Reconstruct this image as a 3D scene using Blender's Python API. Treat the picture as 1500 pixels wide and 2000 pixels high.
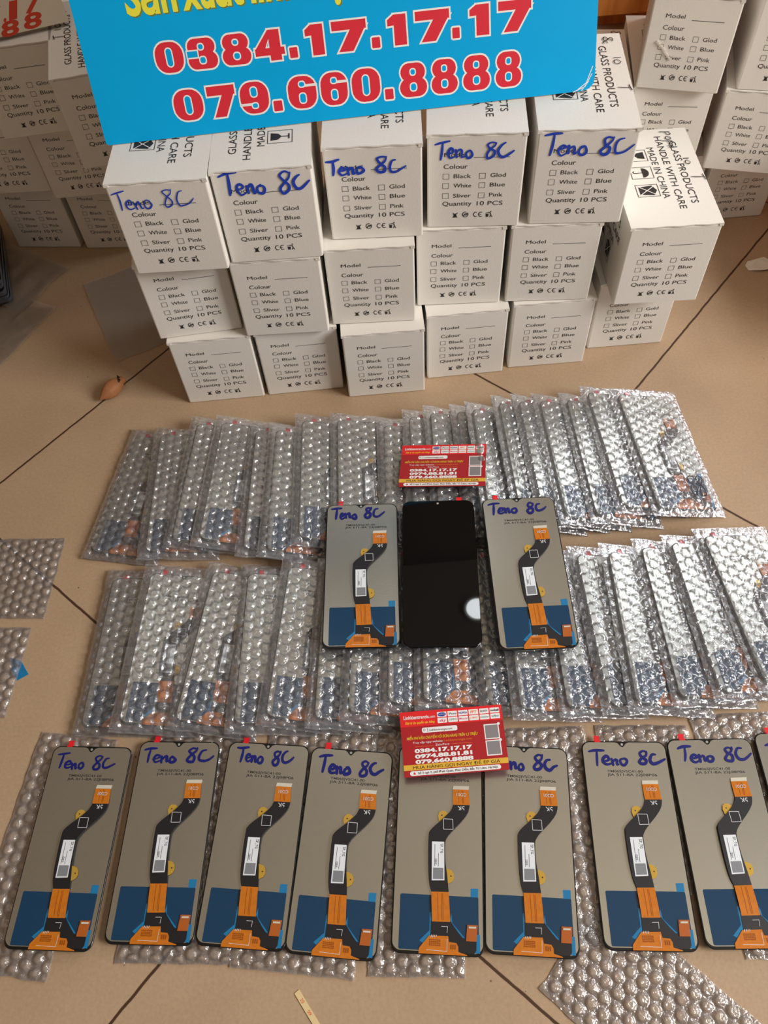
import bpy, math, random
from math import sin, cos, pi, radians as R
from mathutils import Vector, Matrix, noise

for o in list(bpy.data.objects):
    bpy.data.objects.remove(o)
SC = bpy.context.scene
COL = SC.collection

# ------------------------------------------------------------------ camera
cam_d = bpy.data.cameras.new('camera')
cam_d.sensor_fit = 'VERTICAL'
cam_d.sensor_height = 36.0
cam_d.lens = 36.0 * 1564.35 / 2000.0
cam_d.clip_start = 0.02
cam = bpy.data.objects.new('camera', cam_d)
COL.objects.link(cam)
rt = Vector((0.99611973, -0.07371825, -0.04807383))
up = Vector((0.08800837, 0.83437751, 0.54412196))
fw = Vector((0.0, 0.54624152, -0.83762772))
M = Matrix((rt, up, -fw)).transposed().to_4x4()
M.translation = (0, 0, 0.7234)
cam.matrix_world = M
SC.camera = cam

# ------------------------------------------------------------------ world, light, exposure
SC.view_settings.view_transform = 'Standard'
SC.view_settings.look = 'None'
SC.view_settings.exposure = 0.0
SC.view_settings.gamma = 1.0
SC.view_settings.use_curve_mapping = False
SC.cycles.transparent_max_bounces = 24
W_ = bpy.data.worlds.new('world')
SC.world = W_
W_.use_nodes = True
bg = W_.node_tree.nodes['Background']
bg.inputs[0].default_value = (0.95, 0.97, 1.0, 1)
bg.inputs[1].default_value = 0.10


def area(name, loc, target, sx, sy, power, col=(1, 1, 1)):
    d = bpy.data.lights.new(name, 'AREA')
    d.shape = 'RECTANGLE'
    d.size, d.size_y, d.energy, d.color = sx, sy, power, col
    o = bpy.data.objects.new(name, d)
    COL.objects.link(o)
    o.location = loc
    o.rotation_euler = (Vector(target) - Vector(loc)).to_track_quat('-Z', 'Y').to_euler()
    return o


# daylight that enters by the two windows of the right wall
area('window_daylight', (1.88, -0.35, 1.52), (0.0, -0.35, 1.15), 1.15, 1.1, 70, (1.0, 0.975, 0.94))
area('window_daylight', (1.88, 1.60, 1.35), (0.0, 1.3, 1.1), 0.85, 1.2, 22, (0.90, 0.95, 1.0))


# ------------------------------------------------------------------ materials
def srgb(r, g, b):
    f = lambda c: (c / 255 / 12.92) if c / 255 <= 0.04045 else ((c / 255 + 0.055) / 1.055) ** 2.4
    return (f(r), f(g), f(b), 1.0)


def mat(name, col, rough=0.5, metal=0.0, spec=0.5, nz=0.0, nscale=200.0, bump=0.0, bscale=300.0, coat=0.0):
    m = bpy.data.materials.new(name)
    m.use_nodes = True
    nt = m.node_tree
    b = nt.nodes['Principled BSDF']
    b.inputs['Base Color'].default_value = col
    b.inputs['Roughness'].default_value = rough
    b.inputs['Metallic'].default_value = metal
    b.inputs['Specular IOR Level'].default_value = spec
    b.inputs['Coat Weight'].default_value = coat
    tc = None
    if nz > 0 or bump > 0:
        tc = nt.nodes.new('ShaderNodeTexCoord')
    if nz > 0:
        n = nt.nodes.new('ShaderNodeTexNoise')
        n.inputs['Scale'].default_value = nscale
        n.inputs['Detail'].default_value = 4
        nt.links.new(tc.outputs['Object'], n.inputs['Vector'])
        mx = nt.nodes.new('ShaderNodeMix')
        mx.data_type = 'RGBA'
        mx.inputs['A'].default_value = tuple(c * (1 - nz) for c in col[:3]) + (1,)
        mx.inputs['B'].default_value = tuple(min(1, c * (1 + nz)) for c in col[:3]) + (1,)
        nt.links.new(n.outputs['Fac'], mx.inputs['Factor'])
        nt.links.new(mx.outputs['Result'], b.inputs['Base Color'])
    if bump > 0:
        n2 = nt.nodes.new('ShaderNodeTexNoise')
        n2.inputs['Scale'].default_value = bscale
        n2.inputs['Detail'].default_value = 3
        nt.links.new(tc.outputs['Object'], n2.inputs['Vector'])
        bp = nt.nodes.new('ShaderNodeBump')
        bp.inputs['Strength'].default_value = bump
        bp.inputs['Distance'].default_value = 0.001
        nt.links.new(n2.outputs['Fac'], bp.inputs['Height'])
        nt.links.new(bp.outputs['Normal'], b.inputs['Normal'])
    return m


def film(name, tint, base_fac, fres, rough, haze, hazecol=(0.9, 0.9, 0.92, 1), bscale=350.0, bstr=0.5):
    """thin clear plastic: lets light through, mirrors by angle, a little milky"""
    m = bpy.data.materials.new(name)
    m.use_nodes = True
    nt = m.node_tree
    nt.nodes.clear()
    N = nt.nodes.new
    out = N('ShaderNodeOutputMaterial')
    tr = N('ShaderNodeBsdfTransparent')
    tr.inputs[0].default_value = tint
    gl = N('ShaderNodeBsdfGlossy')
    gl.inputs['Roughness'].default_value = rough
    gl.inputs['Color'].default_value = (1, 1, 1, 1)
    df = N('ShaderNodeBsdfDiffuse')
    df.inputs['Color'].default_value = hazecol
    tl = N('ShaderNodeBsdfTranslucent')
    tl.inputs['Color'].default_value = hazecol
    ad = N('ShaderNodeMixShader')
    ad.inputs[0].default_value = 0.5
    nt.links.new(df.outputs[0], ad.inputs[1])
    nt.links.new(tl.outputs[0], ad.inputs[2])
    m1 = N('ShaderNodeMixShader')
    m1.inputs[0].default_value = haze
    nt.links.new(tr.outputs[0], m1.inputs[1])
    nt.links.new(ad.outputs[0], m1.inputs[2])
    tc = N('ShaderNodeTexCoord')
    nz = N('ShaderNodeTexNoise')
    nz.inputs['Scale'].default_value = bscale
    nz.inputs['Detail'].default_value = 3.0
    nz.inputs['Distortion'].default_value = 0.6
    nt.links.new(tc.outputs['Object'], nz.inputs['Vector'])
    bp = N('ShaderNodeBump')
    bp.inputs['Strength'].default_value = bstr
    bp.inputs['Distance'].default_value = 0.0032
    nt.links.new(nz.outputs['Fac'], bp.inputs['Height'])
    nt.links.new(bp.outputs['Normal'], gl.inputs['Normal'])
    fr = N('ShaderNodeFresnel')
    fr.inputs['IOR'].default_value = 1.45
    nt.links.new(bp.outputs['Normal'], fr.inputs['Normal'])
    ml = N('ShaderNodeMath')
    ml.operation = 'MULTIPLY_ADD'
    ml.use_clamp = True
    ml.inputs[1].default_value = fres
    ml.inputs[2].default_value = base_fac
    nt.links.new(fr.outputs[0], ml.inputs[0])
    m2 = N('ShaderNodeMixShader')
    nt.links.new(ml.outputs[0], m2.inputs[0])
    nt.links.new(m1.outputs[0], m2.inputs[1])
    nt.links.new(gl.outputs[0], m2.inputs[2])
    nt.links.new(m2.outputs[0], out.inputs[0])
    return m


def emit(name, col, s):
    m = bpy.data.materials.new(name)
    m.use_nodes = True
    nt = m.node_tree
    nt.nodes.clear()
    o = nt.nodes.new('ShaderNodeOutputMaterial')
    e = nt.nodes.new('ShaderNodeEmission')
    e.inputs[0].default_value = col
    e.inputs[1].default_value = s
    nt.links.new(e.outputs[0], o.inputs[0])
    return m


MT = {
    'carton': mat('white_cardboard', srgb(234, 229, 221), 0.55, nz=0.03, nscale=900, bump=0.12, bscale=500),
    'board_core': mat('grey_board_core', srgb(150, 143, 134), 0.8),
    'ink': mat('black_ink', srgb(38, 36, 36), 0.6),
    'ink_blue': mat('blue_marker', srgb(26, 66, 190), 0.45),
    'ink_navy': mat('dark_blue_marker', srgb(10, 22, 110), 0.35),
    'ink_black': mat('black_marker', srgb(25, 24, 26), 0.5),
    'sign_blue': mat('sign_blue', srgb(0, 170, 232), 0.32, spec=0.4, nz=0.03, nscale=60, bump=0.05, bscale=150),
    'sign_edge': mat('foam_edge', srgb(225, 225, 222), 0.7),
    'sign_red': mat('sign_red', srgb(222, 48, 62), 0.35),
    'sign_white': mat('sign_white', srgb(245, 243, 238), 0.4),
    'sign_yellow': mat('sign_yellow', srgb(238, 232, 70), 0.4),
    'sign_shadow': mat('sign_ochre', srgb(110, 130, 60), 0.5),
    'cream': mat('cream_board', srgb(238, 226, 205), 0.45),
    'cream_edge': mat('board_side', srgb(175, 160, 148), 0.7),
    'orange_red': mat('orange_red', srgb(222, 70, 40), 0.45),
    'green': mat('sign_green', srgb(70, 120, 60), 0.5),
    'glass': mat('black_glass', srgb(9, 9, 11), 0.02, spec=0.32),
    'bezel': mat('black_bezel', srgb(14, 14, 15), 0.3),
    'plate': mat('silver_foil', srgb(192, 192, 184), 0.25, metal=0.9, nz=0.04, nscale=700, bump=0.04, bscale=900),
    'bluefilm': mat('dark_blue_film', srgb(17, 60, 92), 0.15, spec=0.5, nz=0.08, nscale=900),
    'lightblue': mat('light_blue_film', srgb(24, 120, 172), 0.3),
    'flex': mat('black_flex', srgb(27, 27, 31), 0.42),
    'amber': mat('amber_flex', srgb(200, 114, 24), 0.25, spec=0.6, nz=0.2, nscale=260),
    'amber_dark': mat('amber_trace', srgb(150, 76, 14), 0.3),
    'copper': mat('copper_connector', srgb(176, 92, 34), 0.35),
    'goldtab': mat('gold_tab', srgb(208, 168, 72), 0.3, metal=0.35),
    'stiff': mat('grey_stiffener', srgb(205, 200, 184), 0.5),
    'label': mat('white_label', srgb(226, 231, 236), 0.5),
    'label_grey': mat('grey_print', srgb(128, 131, 136), 0.6),
    'red': mat('red_tab', srgb(226, 28, 40), 0.4),
    'mark': mat('white_print', srgb(215, 215, 218), 0.5),
    'camdot': mat('camera_dot', srgb(190, 190, 188), 0.3, metal=0.5),
    'card_red': mat('card_dark_red', srgb(172, 28, 36), 0.3),
    'card_bright': mat('card_bright_red', srgb(226, 34, 40), 0.3),
    'card_gold': mat('card_gold', srgb(226, 178, 62), 0.3),
    'card_white': mat('card_white', srgb(240, 238, 238), 0.35),
    'card_yellow': mat('card_yellow', srgb(244, 214, 50), 0.35),
    'card_code': mat('card_grey', srgb(135, 130, 132), 0.5),
    'logo_blue': mat('logo_blue', srgb(30, 50, 150), 0.4),
    'logo_pink': mat('logo_pink', srgb(220, 60, 90), 0.4),
    'logo_green': mat('logo_green', srgb(30, 130, 110), 0.4),
    'logo_orange': mat('logo_orange', srgb(240, 130, 40), 0.4),
    'wood': None,
    'clay': mat('terracotta', srgb(160, 104, 64), 0.7, nz=0.15, nscale=120, bump=0.3, bscale=250),
    'clay_dark': mat('dark_fleck', srgb(50, 30, 20), 0.8),
    'paper': mat('white_paper', srgb(226, 218, 205), 0.7),
    'strip': mat('tan_paper', srgb(226, 200, 150), 0.6),
    'wall': mat('wall_paint', srgb(126, 106, 84), 0.8, nz=0.04, nscale=6),
    'ceil': mat('ceiling_paint', srgb(204, 192, 172), 0.85),
    'frame': mat('window_frame', srgb(225, 222, 214), 0.5),
    'tray': mat('dark_panel', srgb(22, 24, 30), 0.25),
    'tray_edge': mat('panel_edge', srgb(96, 104, 116), 0.35),
    'bubble': film('bubble_plastic', (0.985, 0.985, 0.99, 1), 0.09, 1.2, 0.10, 0.17, hazecol=(0.86, 0.9, 1.0, 1), bscale=300.0, bstr=0.3),
    'sheet': film('bubble_sheet_plastic', (0.985, 0.985, 0.99, 1), 0.11, 1.2, 0.085, 0.21, hazecol=(0.88, 0.92, 1.0, 1), bscale=260.0, bstr=0.5),
    'foam': film('foam_film', (0.9, 0.9, 0.9, 1), 0.01, 0.5, 0.35, 0.38, hazecol=(0.75, 0.76, 0.78, 1)),
    'bagfilm': film('poly_film', (0.95, 0.95, 0.95, 1), 0.02, 1.0, 0.2, 0.28, hazecol=(0.8, 0.78, 0.75, 1), bscale=60),
    'lamp': emit('lamp_glow', (0.93, 0.98, 1.0, 1), 26.0),
}


def wood_mat():
    m = bpy.data.materials.new('orange_wood')
    m.use_nodes = True
    nt = m.node_tree
    b = nt.nodes['Principled BSDF']
    tc = nt.nodes.new('ShaderNodeTexCoord')
    mp = nt.nodes.new('ShaderNodeMapping')
    mp.inputs['Scale'].default_value = (30, 30, 3)
    nt.links.new(tc.outputs['Object'], mp.inputs[0])
    n = nt.nodes.new('ShaderNodeTexNoise')
    n.inputs['Scale'].default_value = 2.0
    n.inputs['Detail'].default_value = 5
    nt.links.new(mp.outputs[0], n.inputs['Vector'])
    r = nt.nodes.new('ShaderNodeValToRGB')
    r.color_ramp.elements[0].position = 0.3
    r.color_ramp.elements[0].color = srgb(190, 108, 44)
    r.color_ramp.elements[1].position = 0.75
    r.color_ramp.elements[1].color = srgb(232, 156, 82)
    nt.links.new(n.outputs['Fac'], r.inputs[0])
    nt.links.new(r.outputs[0], b.inputs['Base Color'])
    b.inputs['Roughness'].default_value = 0.35
    return m


MT['wood'] = wood_mat()


def floor_mat():
    m = bpy.data.materials.new('beige_floor_tile')
    m.use_nodes = True
    nt = m.node_tree
    N, Lk = nt.nodes.new, nt.links.new
    b = nt.nodes['Principled BSDF']
    tc = N('ShaderNodeTexCoord')

    def dot(v):
        d = N('ShaderNodeVectorMath')
        d.operation = 'DOT_PRODUCT'
        d.inputs[1].default_value = v
        Lk(tc.outputs['Object'], d.inputs[0])
        return d.outputs['Value']

    def mth(op, a, c=None, clamp=False):
        x = N('ShaderNodeMath')
        x.operation = op
        x.use_clamp = clamp
        for k, q in ((0, a), (1, c)):
            if q is None:
                continue
            if isinstance(q, (int, float)):
                x.inputs[k].default_value = q
            else:
                Lk(q, x.inputs[k])
        return x.outputs[0]

    a0 = R(46.8)
    wob = N('ShaderNodeTexNoise')
    wob.inputs['Scale'].default_value = 60
    Lk(tc.outputs['Object'], wob.inputs['Vector'])
    wv = mth('MULTIPLY', mth('SUBTRACT', wob.outputs['Fac'], 0.5), 0.0016)

    def dist(v, off):
        q = mth('ADD', mth('SUBTRACT', dot(v), off), wv)
        q = mth('ADD', mth('DIVIDE', q, 0.5), 0.5)
        f = mth('SUBTRACT', mth('FRACT', q), 0.5)
        return mth('MULTIPLY', mth('ABSOLUTE', f), 0.5)

    d1 = dist((cos(a0), sin(a0), 0), 0.0645)
    d2 = dist((-sin(a0), cos(a0), 0), 0.1955)
    dm = mth('MINIMUM', d1, d2)
    gr = mth('SUBTRACT', 1.0, mth('DIVIDE', mth('SUBTRACT', dm, 0.0009), 0.0007), True)
    # speckled beige body
    n1 = N('ShaderNodeTexNoise')
    n1.inputs['Scale'].default_value = 350
    n1.inputs['Detail'].default_value = 4
    Lk(tc.outputs['Object'], n1.inputs['Vector'])
    n2 = N('ShaderNodeTexNoise')
    n2.inputs['Scale'].default_value = 9
    n2.inputs['Detail'].default_value = 5
    Lk(tc.outputs['Object'], n2.inputs['Vector'])
    r1 = N('ShaderNodeValToRGB')
    r1.color_ramp.elements[0].position = 0.3
    r1.color_ramp.elements[0].color = srgb(169, 142, 114)
    r1.color_ramp.elements[1].position = 0.7
    r1.color_ramp.elements[1].color = srgb(189, 162, 133)
    mixf = mth('ADD', mth('MULTIPLY', n1.outputs['Fac'], 0.45), mth('MULTIPLY', n2.outputs['Fac'], 0.55))
    Lk(mixf, r1.inputs[0])
    # scattered dark flecks of dirt
    v = N('ShaderNodeTexVoronoi')
    v.inputs['Scale'].default_value = 38
    Lk(tc.outputs['Object'], v.inputs['Vector'])
    fl = mth('LESS_THAN', v.outputs['Distance'], 0.035)
    sel = N('ShaderNodeSeparateColor')
    Lk(v.outputs['Color'], sel.inputs[0])
    fl = mth('MULTIPLY', fl, mth('GREATER_THAN', sel.outputs[0], 0.62))
    mx = N('ShaderNodeMix')
    mx.data_type = 'RGBA'
    Lk(mth('MULTIPLY', fl, 0.7), mx.inputs['Factor'])
    Lk(r1.outputs[0], mx.inputs['A'])
    mx.inputs['B'].default_value = srgb(80, 58, 42)
    mg = N('ShaderNodeMix')
    mg.data_type = 'RGBA'
    Lk(gr, mg.inputs['Factor'])
    Lk(mx.outputs['Result'], mg.inputs['A'])
    mg.inputs['B'].default_value = srgb(74, 50, 36)
    Lk(mg.outputs['Result'], b.inputs['Base Color'])
    b.inputs['Roughness'].default_value = 0.42
    b.inputs['Specular IOR Level'].default_value = 0.35
    bp = N('ShaderNodeBump')
    bp.inputs['Strength'].default_value = 0.25
    bp.inputs['Distance'].default_value = 0.0008
    hh = mth('SUBTRACT', mth('MULTIPLY', n1.outputs['Fac'], 0.15), gr)
    Lk(hh, bp.inputs['Height'])
    Lk(bp.outputs['Normal'], b.inputs['Normal'])
    return m


MT['floor'] = floor_mat()


# ------------------------------------------------------------------ mesh helpers
class MB:
    """collects polygons (with a material key each) for ONE mesh object"""

    def __init__(s):
        s.v, s.f, s.m = [], [], []

    def poly(s, pts, z=0.0, k=0):
        i = len(s.v)
        s.v += [(p[0], p[1], p[2] if len(p) > 2 else z) for p in pts]
        s.f.append(list(range(i, i + len(pts))))
        s.m.append(k)

    def face(s, pts3, k=0):
        s.poly(pts3, 0, k)

    def prism(s, pts, z0, z1, k=0, kside=None):
        n, i = len(pts), len(s.v)
        a = sum(pts[j][0] * pts[(j + 1) % n][1] - pts[(j + 1) % n][0] * pts[j][1] for j in range(n))
        if a < 0:
            pts = pts[::-1]
        s.v += [(p[0], p[1], z0) for p in pts] + [(p[0], p[1], z1) for p in pts]
        ks = k if kside is None else kside
        s.f.append(list(range(i + n - 1, i - 1, -1)))
        s.m.append(ks)
        s.f.append(list(range(i + n, i + 2 * n)))
        s.m.append(k)
        for j in range(n):
            q = (j + 1) % n
            s.f.append([i + j, i + q, i + n + q, i + n + j])
            s.m.append(ks)

    def box(s, x0, x1, y0, y1, z0, z1, k=0):
        s.prism([(x0, y0), (x1, y0), (x1, y1), (x0, y1)], z0, z1, k)

    def stroke(s, pts, w, z=0.0, k=0, closed=False, dz=3e-6, taper=False):
        """flat pen stroke: every piece a hair above the last so nothing coincides"""
        if closed:
            pts = list(pts) + [pts[0]]
        n = len(pts)
        for j in range(n):
            r = w / 2 * (1.0 if not taper else 0.55 + 0.45 * sin(pi * min(1, (j + 0.6) / n)))
            c = pts[j]
            s.poly([(c[0] + r * cos(t * pi / 4), c[1] + r * sin(t * pi / 4)) for t in range(8)], z + 2 * j * dz, k)
            if j < n - 1:
                d = (pts[j + 1][0] - c[0], pts[j + 1][1] - c[1])
                l = math.hypot(*d)
                if l < 1e-9:
                    continue
                nx, ny = -d[1] / l * r, d[0] / l * r
                e = pts[j + 1]
                s.poly([(c[0] - nx, c[1] - ny), (e[0] - nx, e[1] - ny), (e[0] + nx, e[1] + ny), (c[0] + nx, c[1] + ny)], z + (2 * j + 1) * dz, k)

    def add(s, verts, faces, k=0):
        i = len(s.v)
        s.v += list(verts)
        for f in faces:
            s.f.append([a + i for a in f])
            s.m.append(k)

    def mapped(s, fn):
        s.v = [fn(p) for p in s.v]
        return s

    def mesh(s, name, mats, smooth=False):
        me = bpy.data.meshes.new(name)
        me.from_pydata([tuple(p) for p in s.v], [], s.f)
        if not isinstance(mats, (list, tuple)):
            mats = [mats]
        for m in mats:
            me.materials.append(MT[m])
        me.polygons.foreach_set('material_index', s.m)
        if smooth:
            me.polygons.foreach_set('use_smooth', [True] * len(me.polygons))
        me.update()
        return me

    def build(s, name, mats, parent=None, smooth=False):
        return put(name, s.mesh(name, mats, smooth), parent)


def put(name, me, parent=None):
    o = bpy.data.objects.new(name, me)
    COL.objects.link(o)
    if parent is not None:
        o.parent = parent
    return o


def thing(name, label, cat, group=None, loc=(0, 0, 0), rot=(0, 0, 0), me=None):
    o = bpy.data.objects.new(name, me)
    COL.objects.link(o)
    o.location, o.rotation_euler = loc, rot
    o['label'], o['category'] = label, cat
    if group:
        o['group'] = group
    return o


def copy_tree(o, parent=None, skip=()):
    c = o.copy()
    COL.objects.link(c)
    c.parent = parent
    for ch in list(o.children):
        if ch.name.split('.')[0] not in skip:
            copy_tree(ch, c, skip)
    return c


def struct(o):
    o['kind'] = 'structure'
    return o


def rrect(x0, y0, x1, y1, r, n=6):
    r = min(r, (x1 - x0) / 2 - 1e-7, (y1 - y0) / 2 - 1e-7)
    out = []
    for cx, cy, a in ((x1 - r, y0 + r, -90), (x1 - r, y1 - r, 0), (x0 + r, y1 - r, 90), (x0 + r, y0 + r, 180)):
        for k in range(n + 1):
            t = R(a + 90 * k / n)
            out.append((cx + r * cos(t), cy + r * sin(t)))
    return out


def smooth_line(pts, n=5):
    """Catmull-Rom through the points"""
    if len(pts) < 3:
        return list(pts)
    P = [pts[0]] + list(pts) + [pts[-1]]
    out = []
    for i in range(1, len(P) - 2):
        a, b, c, d = P[i - 1], P[i], P[i + 1], P[i + 2]
        for k in range(n):
            t = k / n
            out.append(tuple(0.5 * (2 * b[j] + (c[j] - a[j]) * t + (2 * a[j] - 5 * b[j] + 4 * c[j] - d[j]) * t * t
                                    + (3 * b[j] - a[j] - 3 * c[j] + d[j]) * t ** 3) for j in range(2)))
    out.append(tuple(pts[-1][:2]))
    return out


_tc = {}


def glyphs(body, bold=0.0):
    key = (body, bold)
    if key not in _tc:
        c = bpy.data.curves.new('letters', 'FONT')
        c.body = body
        c.offset = bold
        c.resolution_u = 3
        o = bpy.data.objects.new('letters', c)
        m = o.to_mesh()
        _tc[key] = ([(v.co.x, v.co.y) for v in m.vertices], [tuple(p.vertices) for p in m.polygons])
        o.to_mesh_clear()
        bpy.data.objects.remove(o)
        bpy.data.curves.remove(c)
    return _tc[key]


def text(mb, body, x0, x1, base, cap, z=0.0, k=0, bold=0.0, shear=0.0, rot=0.0, pivot=None, slope=0.0):
    """lettering from x0 to x1 on a baseline, capital height cap; rot (deg) turns it about (x0, base)"""
    v, f = glyphs(body, bold)
    if not v:
        return
    mn, mxx = min(p[0] for p in v), max(p[0] for p in v)
    sx = (x1 - x0) / max(1e-6, mxx - mn)
    sy = cap / 0.682
    c, s = cos(R(rot)), sin(R(rot))
    out = []
    for p in v:
        lx, ly = (p[0] - mn) * sx, p[1] * sy
        lx, ly = lx + shear * ly, ly + slope * lx
        out.append((x0 + lx * c - ly * s, base + lx * s + ly * c, z))
    mb.add(out, f, k)


# ------------------------------------------------------------------ handwriting
HW = {
    'T': (0.62, [[(-.05, .93), (.3, 1.0), (.75, 1.06)], [(.36, 1.0), (.33, .5), (.28, 0)]]),
    'e': (0.48, [[(0, .25), (.28, .3), (.36, .44), (.2, .52), (.05, .35), (.06, .12), (.22, 0), (.46, .1)]]),
    'n': (0.5, [[(.02, .42), (.06, 0)], [(.05, .22), (.2, .42), (.32, .36), (.34, .05), (.46, .08)]]),
    'o': (0.5, [[(.25, .44), (.06, .3), (.08, .06), (.28, .02), (.42, .2), (.32, .42), (.16, .42)]]),
    ' ': (0.6, []),
    '8': (0.62, [[(.6, .92), (.36, 1.0), (.14, .84), (.26, .6), (.5, .38), (.46, .08), (.2, .0), (.06, .18), (.28, .5), (.52, .74), (.62, .98)]]),
    'C': (0.9, [[(.5, .84), (.3, .78), (.14, .45), (.22, .14), (.48, .1), (.75, .26), (1.0, .46)]]),
    'c': (0.4, [[(.32, .44), (.1, .34), (.06, .1), (.24, 0), (.38, .1)]]),
    'p': (0.5, [[(.05, .5), (.02, -.35)], [(.05, .4), (.3, .5), (.36, .25), (.06, .1)]]),
    's': (0.4, [[(.34, .5), (.08, .42), (.3, .2), (.02, .02)]]),
    '1': (0.3, [[(.12, .8), (.12, 0)]]),
    '0': (0.5, [[(.25, .8), (.04, .5), (.1, .06), (.34, .06), (.42, .5), (.25, .8)]]),
    'J': (0.45, [[(.05, .9), (.4, .9)], [(.25, .9), (.26, .1), (.05, 0)]]),
    'y': (0.45, [[(.02, .5), (.18, .1)], [(.4, .5), (.1, -.3)]]),
    '3': (0.5, [[(.05, .85), (.38, .8), (.15, .5), (.4, .3), (.05, .02)]]),
    'k': (0.45, [[(.05, .9), (.05, 0)], [(.35, .5), (.08, .25), (.38, 0)]]),
}


def handwrite(mb, word, x0, x1, y0, y1, w, z=0.0, k=0, seed=0, jit=0.05, rot=None):
    rnd = random.Random(seed)
    adv, items = 0.0, []
    for ch in word:
        a, st = HW[ch]
        sc = 1 + rnd.uniform(-.08, .12)
        dy = rnd.uniform(-.06, .06)
        for s_ in st:
            items.append([(adv + p[0] * sc + rnd.uniform(-jit, jit) * .6, p[1] * sc + dy + rnd.uniform(-jit, jit)) for p in s_])
        adv += a * sc
    mn = min(p[0] for s_ in items for p in s_)
    mx = max(p[0] for s_ in items for p in s_)
    zz = z
    for s_ in items:
        pts = [(x0 + (p[0] - mn) / (mx - mn) * (x1 - x0), y0 + p[1] * (y1 - y0)) for p in s_]
        pts = smooth_line(pts, 5)
        if rot:
            pts = [rot(q) for q in pts]
        mb.stroke(pts, w * rnd.uniform(.9, 1.12), zz, k, taper=True)
        zz += 2.2e-4 * 0.2


# ------------------------------------------------------------------ the room
mb = MB()
mb.poly([(-1.7, -2.2), (1.95, -2.2), (1.95, 2.0), (-1.7, 2.0)], 0)
struct(mb.build('floor', 'floor'))
mb = MB(); mb.box(-1.7, 1.95, 2.0, 2.1, 0, 2.75); struct(mb.build('wall_back', 'wall'))
mb = MB(); mb.box(-1.8, -1.7, -2.2, 2.1, 0, 2.75); struct(mb.build('wall_left', 'wall'))
mb = MB()
for y0, y1, z0, z1 in ((-2.2, -1.0, 0, 2.75), (-1.0, 2.1, 0, 0.55), (-1.0, 2.1, 2.25, 2.75), (0.3, 0.85, 0.55, 2.25)):
    mb.box(1.95, 2.05, y0, y1, z0, z1)
struct(mb.build('wall_right', 'wall'))
for n_, (y0, y1) in enumerate(((-1.0, 0.3), (0.85, 2.1))):
    mb = MB()
    for a, b, c, d in ((y0, y0 + .05, .55, 2.25), (y1 - .05, y1, .55, 2.25), (y0, y1, .55, .6), (y0, y1, 2.2, 2.25), ((y0 + y1) / 2 - .02, (y0 + y1) / 2 + .02, .6, 2.2)):
        mb.box(1.97, 2.03, a, b, c, d)
    struct(mb.build('window_%d' % (n_ + 1), 'frame'))
mb = MB(); mb.box(-1.8, 2.05, -2.2, 2.1, 2.75, 2.85); struct(mb.build('ceiling', 'ceil'))

# round downlights of the ceiling
for lx, ly, lab in ((0.385, 1.72, 'round white ceiling downlight above the carton stacks, right one'), (-0.33, 1.54, 'round white ceiling downlight above the carton stacks, left one')):
    t = thing('ceiling_downlight', lab, 'ceiling light', 'downlights in the ceiling', (lx, ly, 2.75))
    ring = MB(); glow = MB()
    c1 = [(.065 * cos(a * pi / 16), .065 * sin(a * pi / 16)) for a in range(32)]
    c2 = [(.052 * cos(a * pi / 16), .052 * sin(a * pi / 16)) for a in range(32)]
    ring.prism(c1, -.018, -.0005)
    glow.prism(c2, -.022, -.0185)
    ring.build('housing', 'frame', t)
    glow.build('diffuser', 'lamp', t)

# unseen low wooden cabinet added right of the frame to shade the floor, wooden cupboard behind the right cartons
t = thing('shade_cabinet', 'unseen low orange wooden cabinet added to shade the floor right of the cartons', 'cabinet', None, (0.92, 0.98, 0))
mb = MB(); mb.box(-.3, .3, -.38, .34, .04, .185); mb.build('body', 'wood', t)
mb = MB(); mb.box(-.32, .32, -.40, .36, .185, .205); mb.build('cabinet_top', 'wood', t)
for sx in (-1, 1):
    mb = MB(); mb.box(sx * .27 - .02, sx * .27 + .02, -.34, -.30, 0, .04); mb.box(sx * .27 - .02, sx * .27 + .02, .28, .32, 0, .04); mb.build('foot', 'wood', t)
t = thing('wooden_cupboard', 'orange wooden cupboard with panelled door standing behind right cartons', 'cupboard', None, (0.55, 1.42, 0))
mb = MB(); mb.box(-.35, .6, .02, .4, 0, .95); mb.build('body', 'wood', t)
for q, (x0, x1) in enumerate(((-.345, .12), (.13, .595))):
    d = MB(); d.box(x0, x1, 0, .019, .03, .92)
    d = d.build('door', 'wood', t)
    f = MB()
    for a, b, c, e in ((x0, x0 + .06, .03, .92), (x1 - .06, x1, .03, .92), (x0 + .06, x1 - .06, .03, .09), (x0 + .06, x1 - .06, .86, .92)):
        f.box(a, b, -.012, -.0005, c, e)
    f.build('door_frame', 'wood', d)

# ------------------------------------------------------------------ cartons
BW, BD, BH = 0.0917, 0.163, 0.10024
GAP = 0.0003


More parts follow.
